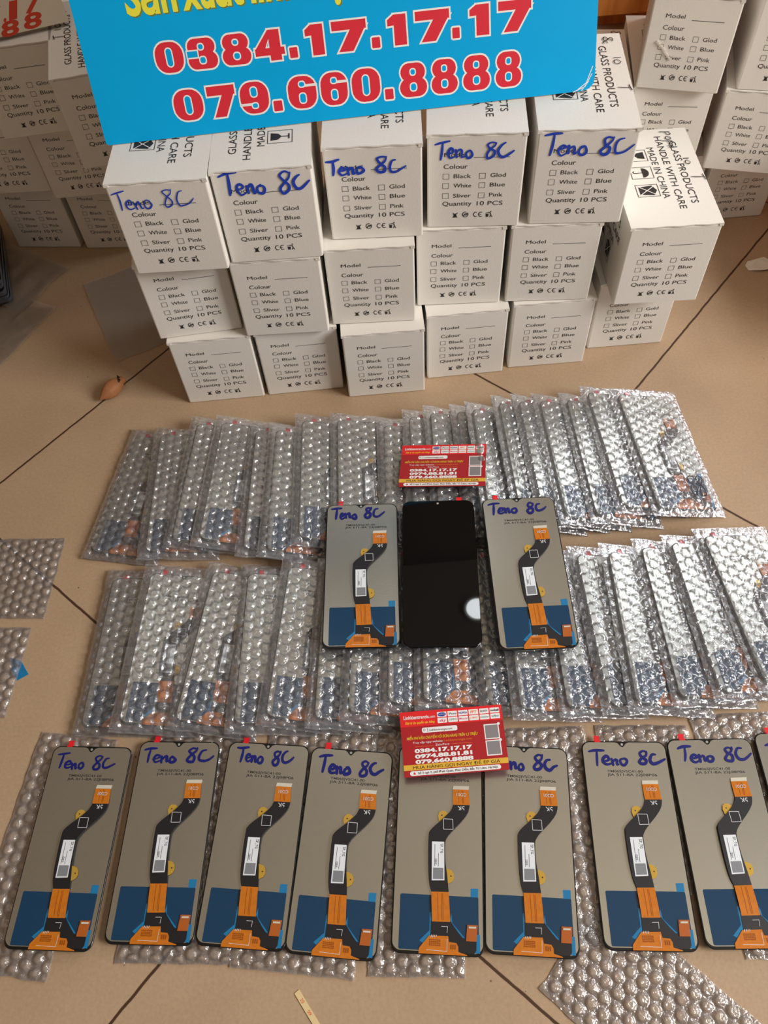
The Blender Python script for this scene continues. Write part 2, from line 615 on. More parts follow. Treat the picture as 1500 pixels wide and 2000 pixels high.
def face_text(gold=False):
    """print of the carton's front; x from the left, y up from the bottom, metres"""
    m = MB()
    Y = lambda v: BH - v / 1000
    T = lambda s_, a, b, v, c=4.0: text(m, s_, a / 1000, b / 1000, Y(v), c / 1000, bold=0)
    T('Model', 16.3, 36.3, 22.7)
    m.poly([(.0437, Y(24.25)), (.0771, Y(24.25)), (.0771, Y(23.75)), (.0437, Y(23.75))])
    T('Colour', 16, 38.3, 35, 4.6)
    for a, b, c, v, la, lb in ((15.3, 25.6, 42, 44.9, 'Black', 'Gold' if gold else 'Glod'), (15.1, 25.6, 42.5, 55.0, 'White', 'Blue'), (15.1, 25.5, 42.6, 66.0, 'Sliver', 'Pink')):
        T(la, b, c, v, 4.2)
        T(lb, 60.2, 74.6 if lb != 'Pink' else 73, v - .3, 4.2)
        for bx in (a, 49.6):
            for x0, x1, v0, v1 in ((bx, bx + 6, v - 4.8, v - 4.45), (bx, bx + 6, v + .65, v + 1.0), (bx, bx + .35, v - 4.45, v + .65), (bx + 5.65, bx + 6, v - 4.45, v + .65)):
                m.poly([(x0 / 1000, Y(v1)), (x1 / 1000, Y(v1)), (x1 / 1000, Y(v0)), (x0 / 1000, Y(v0))])
    T('Quantity', 15.3, 43.7, 75, 4.6)
    T('10 PCS', 48.7, 73.7, 75.2, 4.6)
    # four marks: no-drop, recycling point, conformity, litter bin
    S = lambda pts, w, z=0: m.stroke([(a / 1000, Y(b)) for a, b in pts], w / 1000, z)
    P = lambda pts: m.poly([(a / 1000, Y(b)) for a, b in pts])
    S([(25.6, 88.5), (30.4, 83.2)], .55); S([(25.8, 83.4), (30.2, 88.6)], .55, 2e-5)
    P([(26.2, 88.6), (29.6, 88.6), (29.2, 85.2), (26.6, 85.2)]); S([(26.2, 84.8), (29.8, 84.2)], .8, 4e-5)
    ring = [(38 + 2.7 * cos(a * pi / 10), 85.3 + 2.9 * sin(a * pi / 10)) for a in range(-2, 17)]
    S(ring, .7); S([(36.2, 87.0), (38.2, 84.2), (40, 84.6), (38.4, 86.2)], .9, 8e-5)
    S([(49.2, 83.2), (47.2, 83.0), (45.9, 85.4), (47.2, 87.9), (49.2, 87.8)], .75)
    S([(54.2, 83.2), (52.2, 83.0), (50.9, 85.4), (52.2, 87.9), (54.2, 87.8)], .75); S([(51, 85.4), (53.4, 85.4)], .6, 4e-5)
    P([(58.3, 88.6), (60.7, 88.6), (61, 85.2), (58, 85.2)]); S([(58, 84.2), (61.2, 83.9)], .6, 2e-5)
    S([(62.9, 82.4), (62.9, 82.5)], 1.3); S([(60.6, 83.6), (62.7, 84.0), (63.2, 86.4), (62.4, 88.6)], .8, 2e-5); S([(63.2, 86.2), (64.5, 88.6)], .7, 5e-5)
    return m.mapped(lambda p: (p[0] - BW / 2, -0.0002 - p[2], p[1]))


def top_text(flip=False):
    m = MB()
    # text runs from the back to the front, letter tops to the right
    T = lambda s_, y0, y1, x, c: text(m, s_, y0 / 1000, y1 / 1000, x / 1000, c / 1000)
    T('GLASS PRODUCTS', 24, 130, 68, 7.2)
    T('HANDLE WITH CARE', 14, 138, 54.5, 7.0)
    T('MADE IN CHINA', 33, 120, 42.3, 7.0)
    z1 = 3e-5
    for c in (46, 76, 106):
        for a in ((c - 10, c + 10, 17, 17.6), (c - 10, c + 10, 39.4, 40), (c - 10, c - 9.4, 17.6, 39.4), (c + 9.4, c + 10, 17.6, 39.4)):
            m.poly([(a[0] / 1000, a[2] / 1000), (a[1] / 1000, a[2] / 1000), (a[1] / 1000, a[3] / 1000), (a[0] / 1000, a[3] / 1000)])
    P = lambda pts, z=0, k=0: m.poly([(a / 1000, b / 1000) for a, b in pts], z, k)
    # goblet
    P([(40, 37), (52, 37), (50.5, 30), (47, 27.5), (45, 27.5), (41.5, 30)]); P([(45.4, 27.5), (46.6, 27.5), (46.6, 21), (45.4, 21)]); P([(42, 21), (50, 21), (50, 19.6), (42, 19.6)])
    # umbrella
    P([(68, 29)] + [(76 + 8 * cos(pi - a * pi / 8), 29 + 7 * sin(a * pi / 8)) for a in range(1, 8)] + [(84, 29)]); m.stroke([(.076, .029), (.076, .0205), (.0745, .0195), (.073, .021)], .0009, z1)
    # crossed-out block
    P([(98, 34), (106, 38), (114, 34), (112, 20), (100, 20)]); m.stroke([(.0985, .0195), (.1135, .0365)], .0009, z1, 1); m.stroke([(.1135, .0195), (.0985, .0365)], .0009, 2 * z1, 1)

    def fn(p):
        t_, b_ = p[0], p[1]          # t_: distance from the back, b_: across from the left
        x, y = b_ - BW / 2, BD - t_
        if flip:
            x, y = -x, BD - y
        return (x, y, BH + 0.00025 + p[2])
    return m.mapped(fn)


def carton_meshes():
    body = MB()
    w, d, hh, b = BW / 2 - .0006, BD, BH - .0017, .0012
    for z0, z1, i0, i1 in ((0, b, b, 0), (b, hh - b, 0, 0), (hh - b, hh, 0, b)):
        p0 = rrect(-w + i0, i0, w - i0, d - i0, .0015, 2)
        p1 = rrect(-w + i1, i1, w - i1, d - i1, .0015, 2)
        n = len(p0)
        for j in range(n):
            q = (j + 1) % n
            body.face([(*p0[j], z0), (*p0[q], z0), (*p1[q], z1), (*p1[j], z1)])
    body.poly([(p[0], p[1]) for p in rrect(-w + b, b, w - b, d - b, .0015, 2)][::-1], 0)
    body.poly([(p[0], p[1]) for p in rrect(-w + b, b, w - b, d - b, .0015, 2)], hh)
    lid = MB()
    rnd = random.Random(5)
    # top flap: slightly wavy front edge that tucks down into the front, open seam on the sides
    n = 16
    fr = [(-BW / 2 + BW * k / n, -.0006 + .0005 * sin(k * 1.3) * (0 < k < n)) for k in range(n + 1)]
    pts = fr + [(BW / 2, BD), (-BW / 2, BD)]
    lid.prism(pts, BH - .0013, BH)
    for sx in (-1, 1):
        lid.prism([(sx * (BW / 2 - .004), -.0005), (sx * (BW / 2 + .0002), -.0005), (sx * (BW / 2 + .0002), .004), (sx * (BW / 2 - .004), .004)], BH - .0036, BH - .0013)
    return body.mesh('body', 'carton', False), lid.mesh('lid', 'carton', False)


ME_BODY, ME_LID = carton_meshes()
ME_FACE = face_text().mesh('printed_text', 'ink')
ME_FACE_GOLD = face_text(True).mesh('printed_text', 'ink')
ME_TOP = top_text().mesh('top_print', ['ink', 'carton'])
ME_TOP_FLIP = top_text(True).mesh('top_print', ['ink', 'carton'])


def carton(label, group, x, y, yaw, lev, hand=None, top=None, gold=False, topmark=None):
    t = thing('carton', label, 'box', group, (x, y, lev * (BH + .0004)), (0, 0, yaw))
    put('body', ME_BODY, t)
    put('lid', ME_LID, t)
    put('printed_text', ME_FACE_GOLD if gold else ME_FACE, t)
    if top is not None:
        put('top_print', ME_TOP_FLIP if top else ME_TOP, t)
    if hand:
        u0, u1, v0, v1, seed, wd = hand
        m = MB()
        handwrite(m, 'Teno 8C', u0 / 1000, u1 / 1000, BH - v1 / 1000, BH - v0 / 1000, wd / 1000 * 1.25, 0, 0, seed, .05)
        m.mapped(lambda p: (p[0] - BW / 2, -0.00035 - p[2], p[1]))
        h_ = m.build('handwriting', 'ink_blue', t)
        h_['label'] = 'blue marker writing Teno 8C'
    if topmark:
        m = MB()
        for word, t0, t1, b0, b1, sd in topmark:
            handwrite(m, word, t0 / 1000, t1 / 1000, b0 / 1000, b1 / 1000, .0011, 0, 0, sd, .03)
        flip = bool(top)

        def fn(p):
            xx, yy = p[1] - BW / 2, BD - p[0]
            if flip:
                xx, yy = -xx, BD - yy
            return (xx, yy, BH + .0006 + p[2])
        m.mapped(fn)
        m.build('marker_note', 'ink_black', t)['label'] = 'black marker note on the lid'
    return t


G_F = 'white cartons of the front stack'
T_ = 'front stack'
carton('white carton marked Teno 8C in faded blue, leftmost in the front stack top row', G_F, -.1757, .6424, R(-2.5), 2, (4, 76, 9, 27, 1, 1.3), False)
carton('white carton marked Teno 8C, second from left in top row, black scribble on lid', G_F, -.0827, .6474, R(-1.1), 2, (8, 88, 6, 25, 2, 2.3), True, topmark=[('8c', 135, 150, 73, 84, 4), ('Teno', 118, 146, 56, 64, 5), ('10', 108, 116, 73, 80, 9)])
carton('white carton marked Teno 8C, middle of the five in the top row', G_F, .0178, .6671, R(-3.8), 2, (3, 76, 13, 28, 3, 2.2), False)
carton('white carton marked Teno 8C, fourth from left in the front stack top row', G_F, .1138, .6716, R(-6.0), 2, (8, 80, 7, 24, 4, 2.0), False)
carton('white carton marked Teno 8C with long tail stroke, rightmost in the top row', G_F, .2137, .663, R(-6.1), 2, (7, 88, 6, 25, 5, 2.1), False,
       topmark=[('8c', 8, 20, 74, 84, 1), ('10', 46, 58, 80, 88, 2), ('T', 94, 104, 78, 90, 3)])
carton('unmarked white carton at left end of the front stack middle row', G_F, -.183, .6605, R(3.8), 1)
carton('unmarked white carton in the middle row of the front stack, second from left', G_F, -.0874, .6486, R(-2.4), 1)
carton('unmarked white carton in the front stack middle row, third from left', G_F, .0078, .6543, R(-2.8), 1)
carton('unmarked white carton in the middle row of the front stack, fourth from left', G_F, .1025, .6717, R(-3.6), 1)
carton('unmarked white carton in the middle row, left of the carton with readable lid', G_F, .1987, .6649, R(-4.6), 1)
t = carton('bright white carton at right end, lid reading GLASS PRODUCTS HANDLE WITH CARE', G_F, .3139, .6469, R(-2.2), 1, None, False,
           topmark=[('pops', 6, 36, 66, 78, 6), ('10', 56, 66, 77, 84, 7), ('T', 84, 94, 76, 90, 8)])
# the same print on the left side of that carton
sd = top_text()
sd.mapped(lambda p: (-BW / 2 + .0003 - (p[2] - BH), BD - p[1] if False else p[1], (p[0] + BW / 2) / BW * BH))
put('side_print', sd.mesh('side_print', ['ink', 'carton']), t)
carton('unmarked white carton on the floor at the left end of the front stack', G_F, -.1755, .6521, R(.5), 0)
carton('unmarked white carton on the floor, second from left at the foot of the front stack', G_F, -.0802, .6539, R(.9), 0)
carton('unmarked white carton on the floor, third from left at the foot of the front stack', G_F, .0159, .6388, R(-.1), 0)
carton('unmarked white carton on the floor, fourth from left at the foot of the front stack', G_F, .1117, .6578, R(.8), 0)
carton('unmarked white carton on the floor, fifth from left at the foot of the front stack', G_F, .2094, .6627, R(-.5), 0)
carton('white carton printed Gold, on the floor at right end of the front stack', G_F, .3098, .6828, R(-.2), 0, gold=True)
G_L = 'white cartons of the shaded stack on the left'
carton('shaded white carton on the floor at far left, beside the dark panels', G_L, -.4375, .9672, R(-7.5), 0)
carton('shaded white carton on the floor at left, half hidden by the front stack', G_L, -.3389, .9526, R(-6.3), 0)
carton('shaded white carton in the middle of the left stack, cut by the left picture edge', G_L, -.4372, .9480, R(-3), 1)
carton('shaded white carton in the left stack, below the one with marker notes', G_L, -.3395, .9284, R(0), 1)
carton('shaded white carton with black marker notes on its lid, beside the blue sign', G_L, -.2525, .8340, R(9), 2, None, True,
       topmark=[('Joy3', 122, 148, 74, 84, 11), ('10', 100, 112, 78, 86, 12), ('T', 80, 88, 74, 86, 13)])
carton('shaded white carton at top of the left stack, under the cream sign', G_L, -.3545, .9036, R(5), 2)
G_R = 'white cartons of the shaded stack on the right'
carton('white carton with a frayed scratch on its front, topmost at upper right', G_R, .3752, .8788, R(-18.3), 2)
carton('white carton at the upper right corner, cut by the picture edge', G_R, .4861, .8594, R(-15), 2)
carton('white carton behind the front stack, only its lid corner showing beside the sign', G_R, .2800, .8700, R(-9), 1, None, False, topmark=[('8c', 6, 16, 76, 86, 15)])
carton('white carton under the scratched carton, in the middle of the right stack', G_R, .3775, .8885, R(-10), 1, None, False, topmark=[('T', 20, 30, 20, 30, 16), ('10', 50, 60, 20, 28, 17)])
carton('white carton in the middle of the right stack, cut by the right picture edge', G_R, .4765, .8608, R(-17), 1)
carton('white carton on the floor of the right stack, at the right picture edge', G_R, .5047, .9012, R(-.5), 0)
carton('white carton on the floor behind the bright carton, base of the right stack', G_R, .4060, .9010, R(-1), 0)
carton('white carton on the floor behind the front stack, base of the carton beside the sign', G_R, .3000, .8900, R(-3), 0)
# frayed scratch: torn paper raised on the scratched carton
sc = next(o for o in bpy.data.objects if o.name.startswith('carton') and 'frayed' in o['label'])
m = MB(); rnd = random.Random(3)
pts = [(13 + 18 * k / 14 + rnd.uniform(-.7, .7), 47 + 19 * k / 14 + rnd.uniform(-.4, .4)) for k in range(15)]
for k in range(14):
    a, b = pts[k], pts[k + 1]
    cx, cy, r = (a[0] + b[0]) / 2, (a[1] + b[1]) / 2, rnd.uniform(.8, 1.3)
    m.prism([(cx / 1000 - BW / 2 + r / 1000 * cos(j * pi / 3 + k) * 1.2, BH - cy / 1000 + r / 1000 * sin(j * pi / 3 + k)) for j in range(6)], .0001 + k * 1e-5, .0009 + rnd.uniform(0, .0006))
m.mapped(lambda p: (p[0], -p[2], p[1]))
m.build('torn_paper', 'paper', sc)


# ------------------------------------------------------------------ blue sign on the cartons
def digit(ch, x0, x1, y0, y1, M_, zb, e):
    """heavy rounded numeral with a pale outline: layers from back to front"""
    X = lambda a: x0 + a * (x1 - x0)
    Y = lambda b: y0 + b * (y1 - y0)
    solids, holes = [], []
    rr = lambda a, b, c, d, r: rrect(X(a), Y(b), X(c), Y(d), r * (x1 - x0), 5)
    po = lambda pts: [(X(a), Y(b)) for a, b in pts]
    if ch == '0':
        solids = [rr(0, 0, 1, 1, .4)]; holes = [rr(.36, .17, .64, .83, .14)]
    elif ch == '8':
        solids = [rr(.05, .46, .95, 1, .34), rr(0, 0, 1, .56, .34)]; holes = [rr(.38, .62, .62, .85, .1), rr(.36, .15, .64, .43, .12)]
    elif ch in '69':
        solids = [rr(0, 0, 1, 1, .4)]
        holes = [rr(.36, .14, .64, .5, .12), rr(.38, .64, .64, .86, .1), po([(.6, .66), (1.05, .66), (1.05, .74), (.6, .74)])]
        if ch == '9':
            fl = lambda g: [(x0 + x1 - a, y0 + y1 - b) for a, b in g]
            solids, holes = [fl(g) for g in solids], [fl(g) for g in holes]
    elif ch == '3':
        solids = [rr(.03, .46, .96, 1, .34), rr(0, 0, 1, .56, .34)]
        holes = [rr(.36, .6, .6, .85, .1), rr(.36, .15, .62, .43, .1), po([(-.05, .36), (.38, .36), (.38, .65), (-.05, .65)])]
    elif ch == '4':
        solids = [po([(.5, 0), (.88, 0), (.88, 1), (.5, 1)]), po([(0, .18), (1, .18), (1, .42), (0, .42)]), po([(0, .38), (.34, .38), (.66, 1), (.5, 1)])]
        holes = [po([(.36, .43), (.5, .43), (.5, .72)])]
    elif ch == '1':
        solids = [po([(.3, 0), (.88, 0), (.88, 1), (.3, 1)]), po([(0, .64), (.4, .66), (.5, 1), (.3, 1), (0, .84)])]
    elif ch == '7':
        solids = [po([(0, .7), (1, .7), (1, 1), (0, 1)]), po([(.16, 0), (.58, 0), (1, .8), (.58, .8)])]
    elif ch == '.':
        solids = [rr(0, 0, 1, 1, .12)]

    def grow(pts, d):
        n = len(pts)
        a = sum(pts[j][0] * pts[(j + 1) % n][1] - pts[(j + 1) % n][0] * pts[j][1] for j in range(n))
        s_ = 1 if a > 0 else -1
        out = []
        for j in range(n):
            p, c, q = pts[j - 1], pts[j], pts[(j + 1) % n]
            def nn(u, v):
                dx, dy = v[0] - u[0], v[1] - u[1]
                l = math.hypot(dx, dy) or 1
                return (dy / l * s_, -dx / l * s_)
            n1, n2 = nn(p, c), nn(c, q)
            bx, by = n1[0] + n2[0], n1[1] + n2[1]
            l2 = bx * bx + by * by
            kk = 2 * d / max(l2, .8)
            out.append((c[0] + bx * kk, c[1] + by * kk))
        return out
    i = 0
    for g in solids:
        M_.poly(grow(g, e), zb + i * 4e-6, 1); i += 1
    i = 6
    for g in solids:
        M_.poly(g, zb + i * 4e-6, 0); i += 1
    for g in holes:
        M_.poly(g, zb + i * 4e-6, 1); i += 1
    for g in holes:
        M_.poly(grow(g, -e * .75), zb + i * 4e-6, 2); i += 1


EX = Vector((0.99905757, 0.04340486, 0.0))
EU = Vector((-0.01791674, 0.412393, 0.91082985))
EN = EX.cross(EU)
SW, SH = 0.4557, 0.30
t = thing('sign_board', 'bright blue sign board with red phone numbers leaning on the top cartons', 'sign', None)
mm = Matrix((EX, EU, EN)).transposed().to_4x4()
mm.translation = Vector((-0.22539, 0.70159, 3 * (BH + .0004) + .0006))
t.matrix_world = mm
mb = MB()
c_ = [(0.001, .002), (.003, 0)] + [(SW - .012, 0.0005), (SW - .005, .002), (SW - .001, .006), (SW, .012)] + [(SW, SH), (0, SH)]
mb.prism(c_, -.005, -.0003, 0)
mb.build('foam_board', 'sign_edge', t)
mb = MB(); mb.prism(c_, -.0003, 0.0); mb.build('blue_face', 'sign_blue', t)
mb = MB()
for seg in ([(SW - .02, .0004), (SW - .009, .004), (SW - .003, .014)], [(SW - .012, .0012), (SW - .006, .008)], [(SW - .016, .002), (SW - .008, .007), (SW - .0025, .02)]):
    mb.stroke(seg, .0007, .00012)
mb.build('scuffed_corner', 'sign_white', t)
mb = MB()
cells1 = [('0', .0606, .0874), ('3', .0888, .1170), ('8', .1191, .1466), ('4', .148, .1763), ('.', .178, .1875), ('1', .1932, .2137), ('7', .2169, .2497), ('.', .2515, .2612), ('1', .2662, .2874), ('7', .2909, .3237), ('.', .3235, .3325), ('1', .3393, .3615), ('7', .365, .3968)]
for j, (ch, a, b) in enumerate(cells1):
    yb = .0518 + (a - .06) * .0088
    hgt = .0236 if ch != '.' else .0082
    digit(ch, a + .0012, b - .0012, yb, yb + hgt, mb, .0001, .0014)
mb.build('phone_number', ['sign_red', 'sign_white', 'sign_blue'], t)['label'] = 'phone number 0384.17.17.17'
mb = MB()
cells2 = [('0', .068, .0965), ('7', .099, .1263), ('9', .1281, .1561), ('.', .1572, .1675), ('6', .1717, .1997), ('6', .2015, .2281), ('0', .2299, .2579), ('.', .2595, .2695), ('8', .2735, .3008), ('8', .3026, .3291), ('8', .3317, .3589), ('8', .3618, .388)]
for j, (ch, a, b) in enumerate(cells2):
    yb = .0128 - (a - .068) * .006
    hgt = .0248 + (a - .068) * .012 if ch != '.' else .0085
    digit(ch, a + .0012, b - .0012, yb, yb + hgt, mb, .0001, .0014)
mb.build('phone_number', ['sign_red', 'sign_white', 'sign_blue'], t)['label'] = 'phone number 079.660.8888'
mb = MB()
for w_, a, b in (('Sản', .046, .0895), ('xuất', .094, .1465), ('linh', .1525, .1930), ('kiện', .199, .2480)):
    text(mb, w_, a + .0012, b + .0012, .0968, .0262, .0001, 1, bold=.03)
    text(mb, w_, a, b, .0978, .0262, .00016, 0, bold=.03)
mb.build('heading_text', ['sign_yellow', 'sign_shadow'], t)['label'] = 'yellow heading text'

# cream sign on the left stack
E3 = Vector((0.9569, 0.2903, 0)).normalized()
U3 = Vector((-0.1149, 0.3789, 0.9183)); U3 = (U3 - E3 * U3.dot(E3)).normalized()
t = thing('sign_board', 'cream sign board with orange red numbers on top of the left cartons', 'sign', None)
mm = Matrix((E3, U3, E3.cross(U3))).transposed().to_4x4()
mm.translation = Vector((-0.2925, 0.9335, 3 * (BH + .0004) + .0042))
t.matrix_world = mm
mb = MB(); mb.prism([(-.34, 0), (.002, 0), (.002, .16), (-.34, .16)], -.0085, -.0002, 0); mb.build('board_core', 'cream_edge', t)
mb = MB(); mb.poly([(-.34, 0.0), (.002, 0.0), (.002, .16), (-.34, .16)], 0.0); mb.build('cream_face', 'cream', t)
mb = MB()
for s_, a, b, y, c in (('7', -.0385, -.0215, .0170, .0145), ('1', -.0560, -.0475, .0150, .0145), ('.', -.062, -.059, .0143, .0145), ('7', -.083, -.066, .0125, .0145), ('8', -.0455, -.0265, .0035, .0125), ('8', -.0705, -.0515, .0012, .0125), ('8', -.096, -.077, -.0003 + .0006, .0125)):
    text(mb, s_, a, b, y - .002, c, .0001, 0, bold=.03, shear=.45)
mb.build('phone_number', 'orange_red', t)
mb = MB(); mb.poly([(-.075, .032), (-.056, .0335), (-.053, .040), (-.060, .05), (-.08, .05)], .0001); mb.build('green_logo', 'green', t)

# ------------------------------------------------------------------ bare phone screens
LW, LL = .0735, .1641


def lx(u): return u / 1000 - LW / 2
def ly(v): return LL / 2 - v / 1000
def L2(pts): return [(lx(a), ly(b)) for a, b in pts]


def zrib(v):
    """height of the ribbon above the plate along its length"""
    if v < 50:
        return .0031 + .0006 * sin((v - 34) / 16 * pi / 2)
    if v < 119:
        return .0037 + .0012 * sin((v - 50) / 69 * pi)
    return .0037 - .0009 * (v - 119) / 22 + .0007 * sin((v - 119) / 22 * pi)


def ribbon(left, right, thick=.00022, n=6):
    A, B = smooth_line(left, n), smooth_line(right, n)
    m = MB()
    N_ = len(A)
    v = []
    for a, b in zip(A, B):
        for q in (a, b):
            v.append((lx(q[0]), ly(q[1]), zrib(q[1])))
    for a, b in zip(A, B):
        for q in (a, b):
            v.append((lx(q[0]), ly(q[1]), zrib(q[1]) - thick))
    f = []
    o2 = 2 * N_
    for i in range(N_ - 1):
        a, b, c, d = 2 * i, 2 * i + 1, 2 * i + 3, 2 * i + 2
        f += [(a, d, c, b), (o2 + a, o2 + b, o2 + c, o2 + d), (a, o2 + a, o2 + d, d), (b, c, o2 + c, o2 + b)]
    f += [(0, 1, o2 + 1, o2), (2 * N_ - 2, o2 + 2 * N_ - 2, o2 + 2 * N_ - 1, 2 * N_ - 1)]
    m.add(v, f)
    return m


def slab(z0, z1, bev, r=.0075):
    m = MB()
    rings = [(z0, bev), (z0 + bev, 0), (z1 - bev, 0), (z1, bev)]
    P = [[(*p, z) for p in rrect(-LW / 2 + i, -LL / 2 + i, LW / 2 - i, LL / 2 - i, r, 8)] for z, i in rings]
    n = len(P[0])
    for a, b in zip(P[:-1], P[1:]):
        for j in range(n):
            q = (j + 1) % n
            m.face([a[j], a[q], b[q], b[j]])
    m.face(P[0][::-1])
    m.face(P[-1])
    return m


def make_screen():
    t = thing('phone_screen', '-', 'phone screen')
    slab(0, .0021, .0004).build('glass_panel', 'bezel', t)
    # silver back plate with drop notch
    o_ = rrect(-LW / 2 + .0010, -LL / 2 + .0022, LW / 2 - .0010, LL / 2 - .0011, .0066, 8)
    top = LL / 2 - .0011
    notch = [(lx(41.5), top), (lx(39.2), ly(2.0)), (lx(37.8), ly(3.8)), (lx(36.6), ly(5.0)), (lx(35.6), ly(5.4)), (lx(34.6), ly(5.0)), (lx(33.4), ly(3.8)), (lx(32), ly(2.0)), (lx(29.6), top)]
    # insert notch between the upper right and upper left corners
    k = 2 * 9
    mb = MB(); mb.prism(o_[:k] + notch + o_[k:], .00205, .00235); mb.build('back_plate', 'plate', t)
    mb = MB(); mb.prism([(lx(35.6) + .0011 * cos(a * pi / 6), ly(2.9) + .0011 * sin(a * pi / 6)) for a in range(12)], .0021, .0023); mb.build('camera_hole', 'camdot', t)
    mb = MB(); mb.prism(L2([(12, 1.5), (17, 1.5), (17, -5.2), (12, -5.2)]), .0002, .0005); mb.prism(L2([(12, 1.0), (17, 1.0), (17, -.2), (12, -.2)]), .0021, .0024); mb.build('pull_tab', 'red', t)
    mb = MB(); mb.prism([(a, b) for a, b in rrect(lx(6), ly(161.2), lx(69.2), ly(121.4), .0012, 3)], .0024, .00248); bf = mb.build('blue_film', 'bluefilm', t)
    mb = MB()
    for pl in ([(63, 115.2), (69.1, 115.0), (69.0, 121.6), (63, 121.6)], [(67.4, 148.5), (70.2, 148.5), (70.2, 161.5), (66.3, 161.5)], [(22.4, 154.5), (30.2, 147.2), (30.2, 134), (31.8, 134), (31.8, 150), (25.5, 156.5)], [(46.4, 139), (47.6, 134), (48.3, 141), (58, 151), (56.2, 151.5)]):
        mb.prism(L2(pl), .00249, .00255)
    mb.build('film_tab', 'lightblue', bf)
    # ribbon cable
    rl = [(48.2, 50.3), (46.0, 55.5), (39.7, 62.3), (33.2, 67.9), (29.1, 72.3), (27.9, 76.7), (28.0, 95.7), (29.0, 111.0), (31.1, 119.1)]
    rr_ = [(62.4, 50.1), (60.8, 56.3), (55.8, 63.2), (47.4, 71.9), (43.4, 77.0), (41.9, 81.7), (42.2, 95.0), (44.0, 108), (45.2, 118.8)]
    fl = ribbon(rl, rr_).build('ribbon_cable', 'flex', t)
    m = ribbon([(47.9, 37.3), (48, 44), (48.2, 50.3)], [(61.5, 37.2), (62, 44), (62.4, 50.1)]); g = m.build('gold_section', 'amber', fl)
    m = ribbon([(48.4, 34.3), (47.9, 37.3)], [(61.9, 34.1), (61.5, 37.2)], .0004); m.build('stiffener', 'stiff', fl)
    m = ribbon([(31.1, 119.1), (31.6, 130), (32.1, 140.7)], [(45.2, 118.8), (46, 130), (46.7, 140.4)]); m.build('gold_section', 'amber', fl)
    for s0, s1 in ((120, 139.5), (38.5, 49)):
        mb = MB()
        for off in (.35, .55, .62):
            w0 = (31.1, 46) if s0 > 100 else (48, 62)
            p = [(w0[0] + (w0[1] - w0[0]) * off + (s_ - s0) * .04, s_) for s_ in [s0 + (s1 - s0) * j / 8 for j in range(9)]]
            for a, b in zip(p[:-1], p[1:]):
                q = [(lx(a[0] - .2), ly(a[1]), zrib(a[1]) + .00006), (lx(b[0] - .2), ly(b[1]), zrib(b[1]) + .00006), (lx(b[0] + .2), ly(b[1]), zrib(b[1]) + .00006), (lx(a[0] + .2), ly(a[1]), zrib(a[1]) + .00006)]
                mb.face(q)
        mb.build('copper_trace', 'amber_dark', fl)
    for c in (((36.3, 60.6), (39.2, 58.6), 215), ((46.8, 107), (45.5, 107), 0)):
        mb = MB()
        (cx, cy), _, a0 = c
        if a0:
            pl = [(44.5, 58.0), (41.5, 55.8), (38.5, 55.6), (36.4, 57.2), (35.6, 60.2), (36.6, 64.6), (38.2, 64.4), (45, 60)]
            hole = (38.8, 59.3)
        else:
            pl = [(42, 101.0), (44.6, 101.4), (47.4, 102.4), (49.0, 104.6), (49.5, 107.8), (48.3, 110.6), (45.8, 112.2), (43, 112.8)]
            hole = (46.9, 106.8)
        z = .0034
        mb.prism(L2(pl), z, z + .00018)
        g = mb.build('ground_tab', 'goldtab', fl)
        mb = MB(); mb.prism([(lx(hole[0]) + .0006 * cos(a * pi / 5), ly(hole[1]) + .0006 * sin(a * pi / 5)) for a in range(10)], z + .0002, z + .00026); mb.build('screw_hole', 'ink', fl)
    # marks on the cable
    mb = MB()
    zz = .00016
    def onrib(pts, w=.00035):
        for a, b in zip(pts[:-1], pts[1:]):
            for j in range(4):
                p = (a[0] + (b[0] - a[0]) * j / 4, a[1] + (b[1] - a[1]) * j / 4); q = (a[0] + (b[0] - a[0]) * (j + 1) / 4, a[1] + (b[1] - a[1]) * (j + 1) / 4)
                l = math.hypot(q[0] - p[0], q[1] - p[1]); nx, ny = -(q[1] - p[1]) / l * .2, (q[0] - p[0]) / l * .2
                mb.face([(lx(p[0] + nx), ly(p[1] + ny), zrib(p[1]) + zz), (lx(q[0] + nx), ly(q[1] + ny), zrib(q[1]) + zz), (lx(q[0] - nx), ly(q[1] - ny), zrib(q[1]) + zz), (lx(p[0] - nx), ly(p[1] - ny), zrib(p[1]) + zz)])
    onrib([(40.1, 62.3), (48.0, 62.4), (48.3, 70.6), (40.4, 70.8), (40.1, 62.3)])
    text(mb, '5K', lx(58), lx(52), ly(51.2), -.0040, .00395)
    text(mb, 'CD01', lx(59.5), lx(51), ly(40.4), -.0026, .00372)
    mb.build('cable_print', 'mark', fl)
    # white label on the cable
    st = [(30.8, 81.0), (41.0, 80.8), (41.6, 110.3), (31.2, 110.8)]
    mb = MB()
    NS = 10
    def lab(a, b, c, d, k, dz):
        for j in range(NS):
            t0, t1 = j / NS, (j + 1) / NS
            f_ = lambda p, q, s_: (p[0] + (q[0] - p[0]) * s_, p[1] + (q[1] - p[1]) * s_)
            A, B, C, D = f_(a, d, t0), f_(b, c, t0), f_(b, c, t1), f_(a, d, t1)
            mb.face([(lx(D[0]), ly(D[1]), zrib(D[1]) + dz), (lx(C[0]), ly(C[1]), zrib(C[1]) + dz), (lx(B[0]), ly(B[1]), zrib(B[1]) + dz), (lx(A[0]), ly(A[1]), zrib(A[1]) + dz)], k)
    lab(*st, 0, .00022)
    lab((32.2, 101.2), (40.6, 101.0), (40.8, 109.4), (32.2, 109.7), 1, .00030)
    for a, b, c, d in ((33.2, 33.5, 83, 100), (36.3, 36.6, 90, 100), (38.2, 38.45, 82.5, 84.5)):
        lab((a, c), (b, c), (b, d), (a, d), 2, .00030)
    tb = MB()
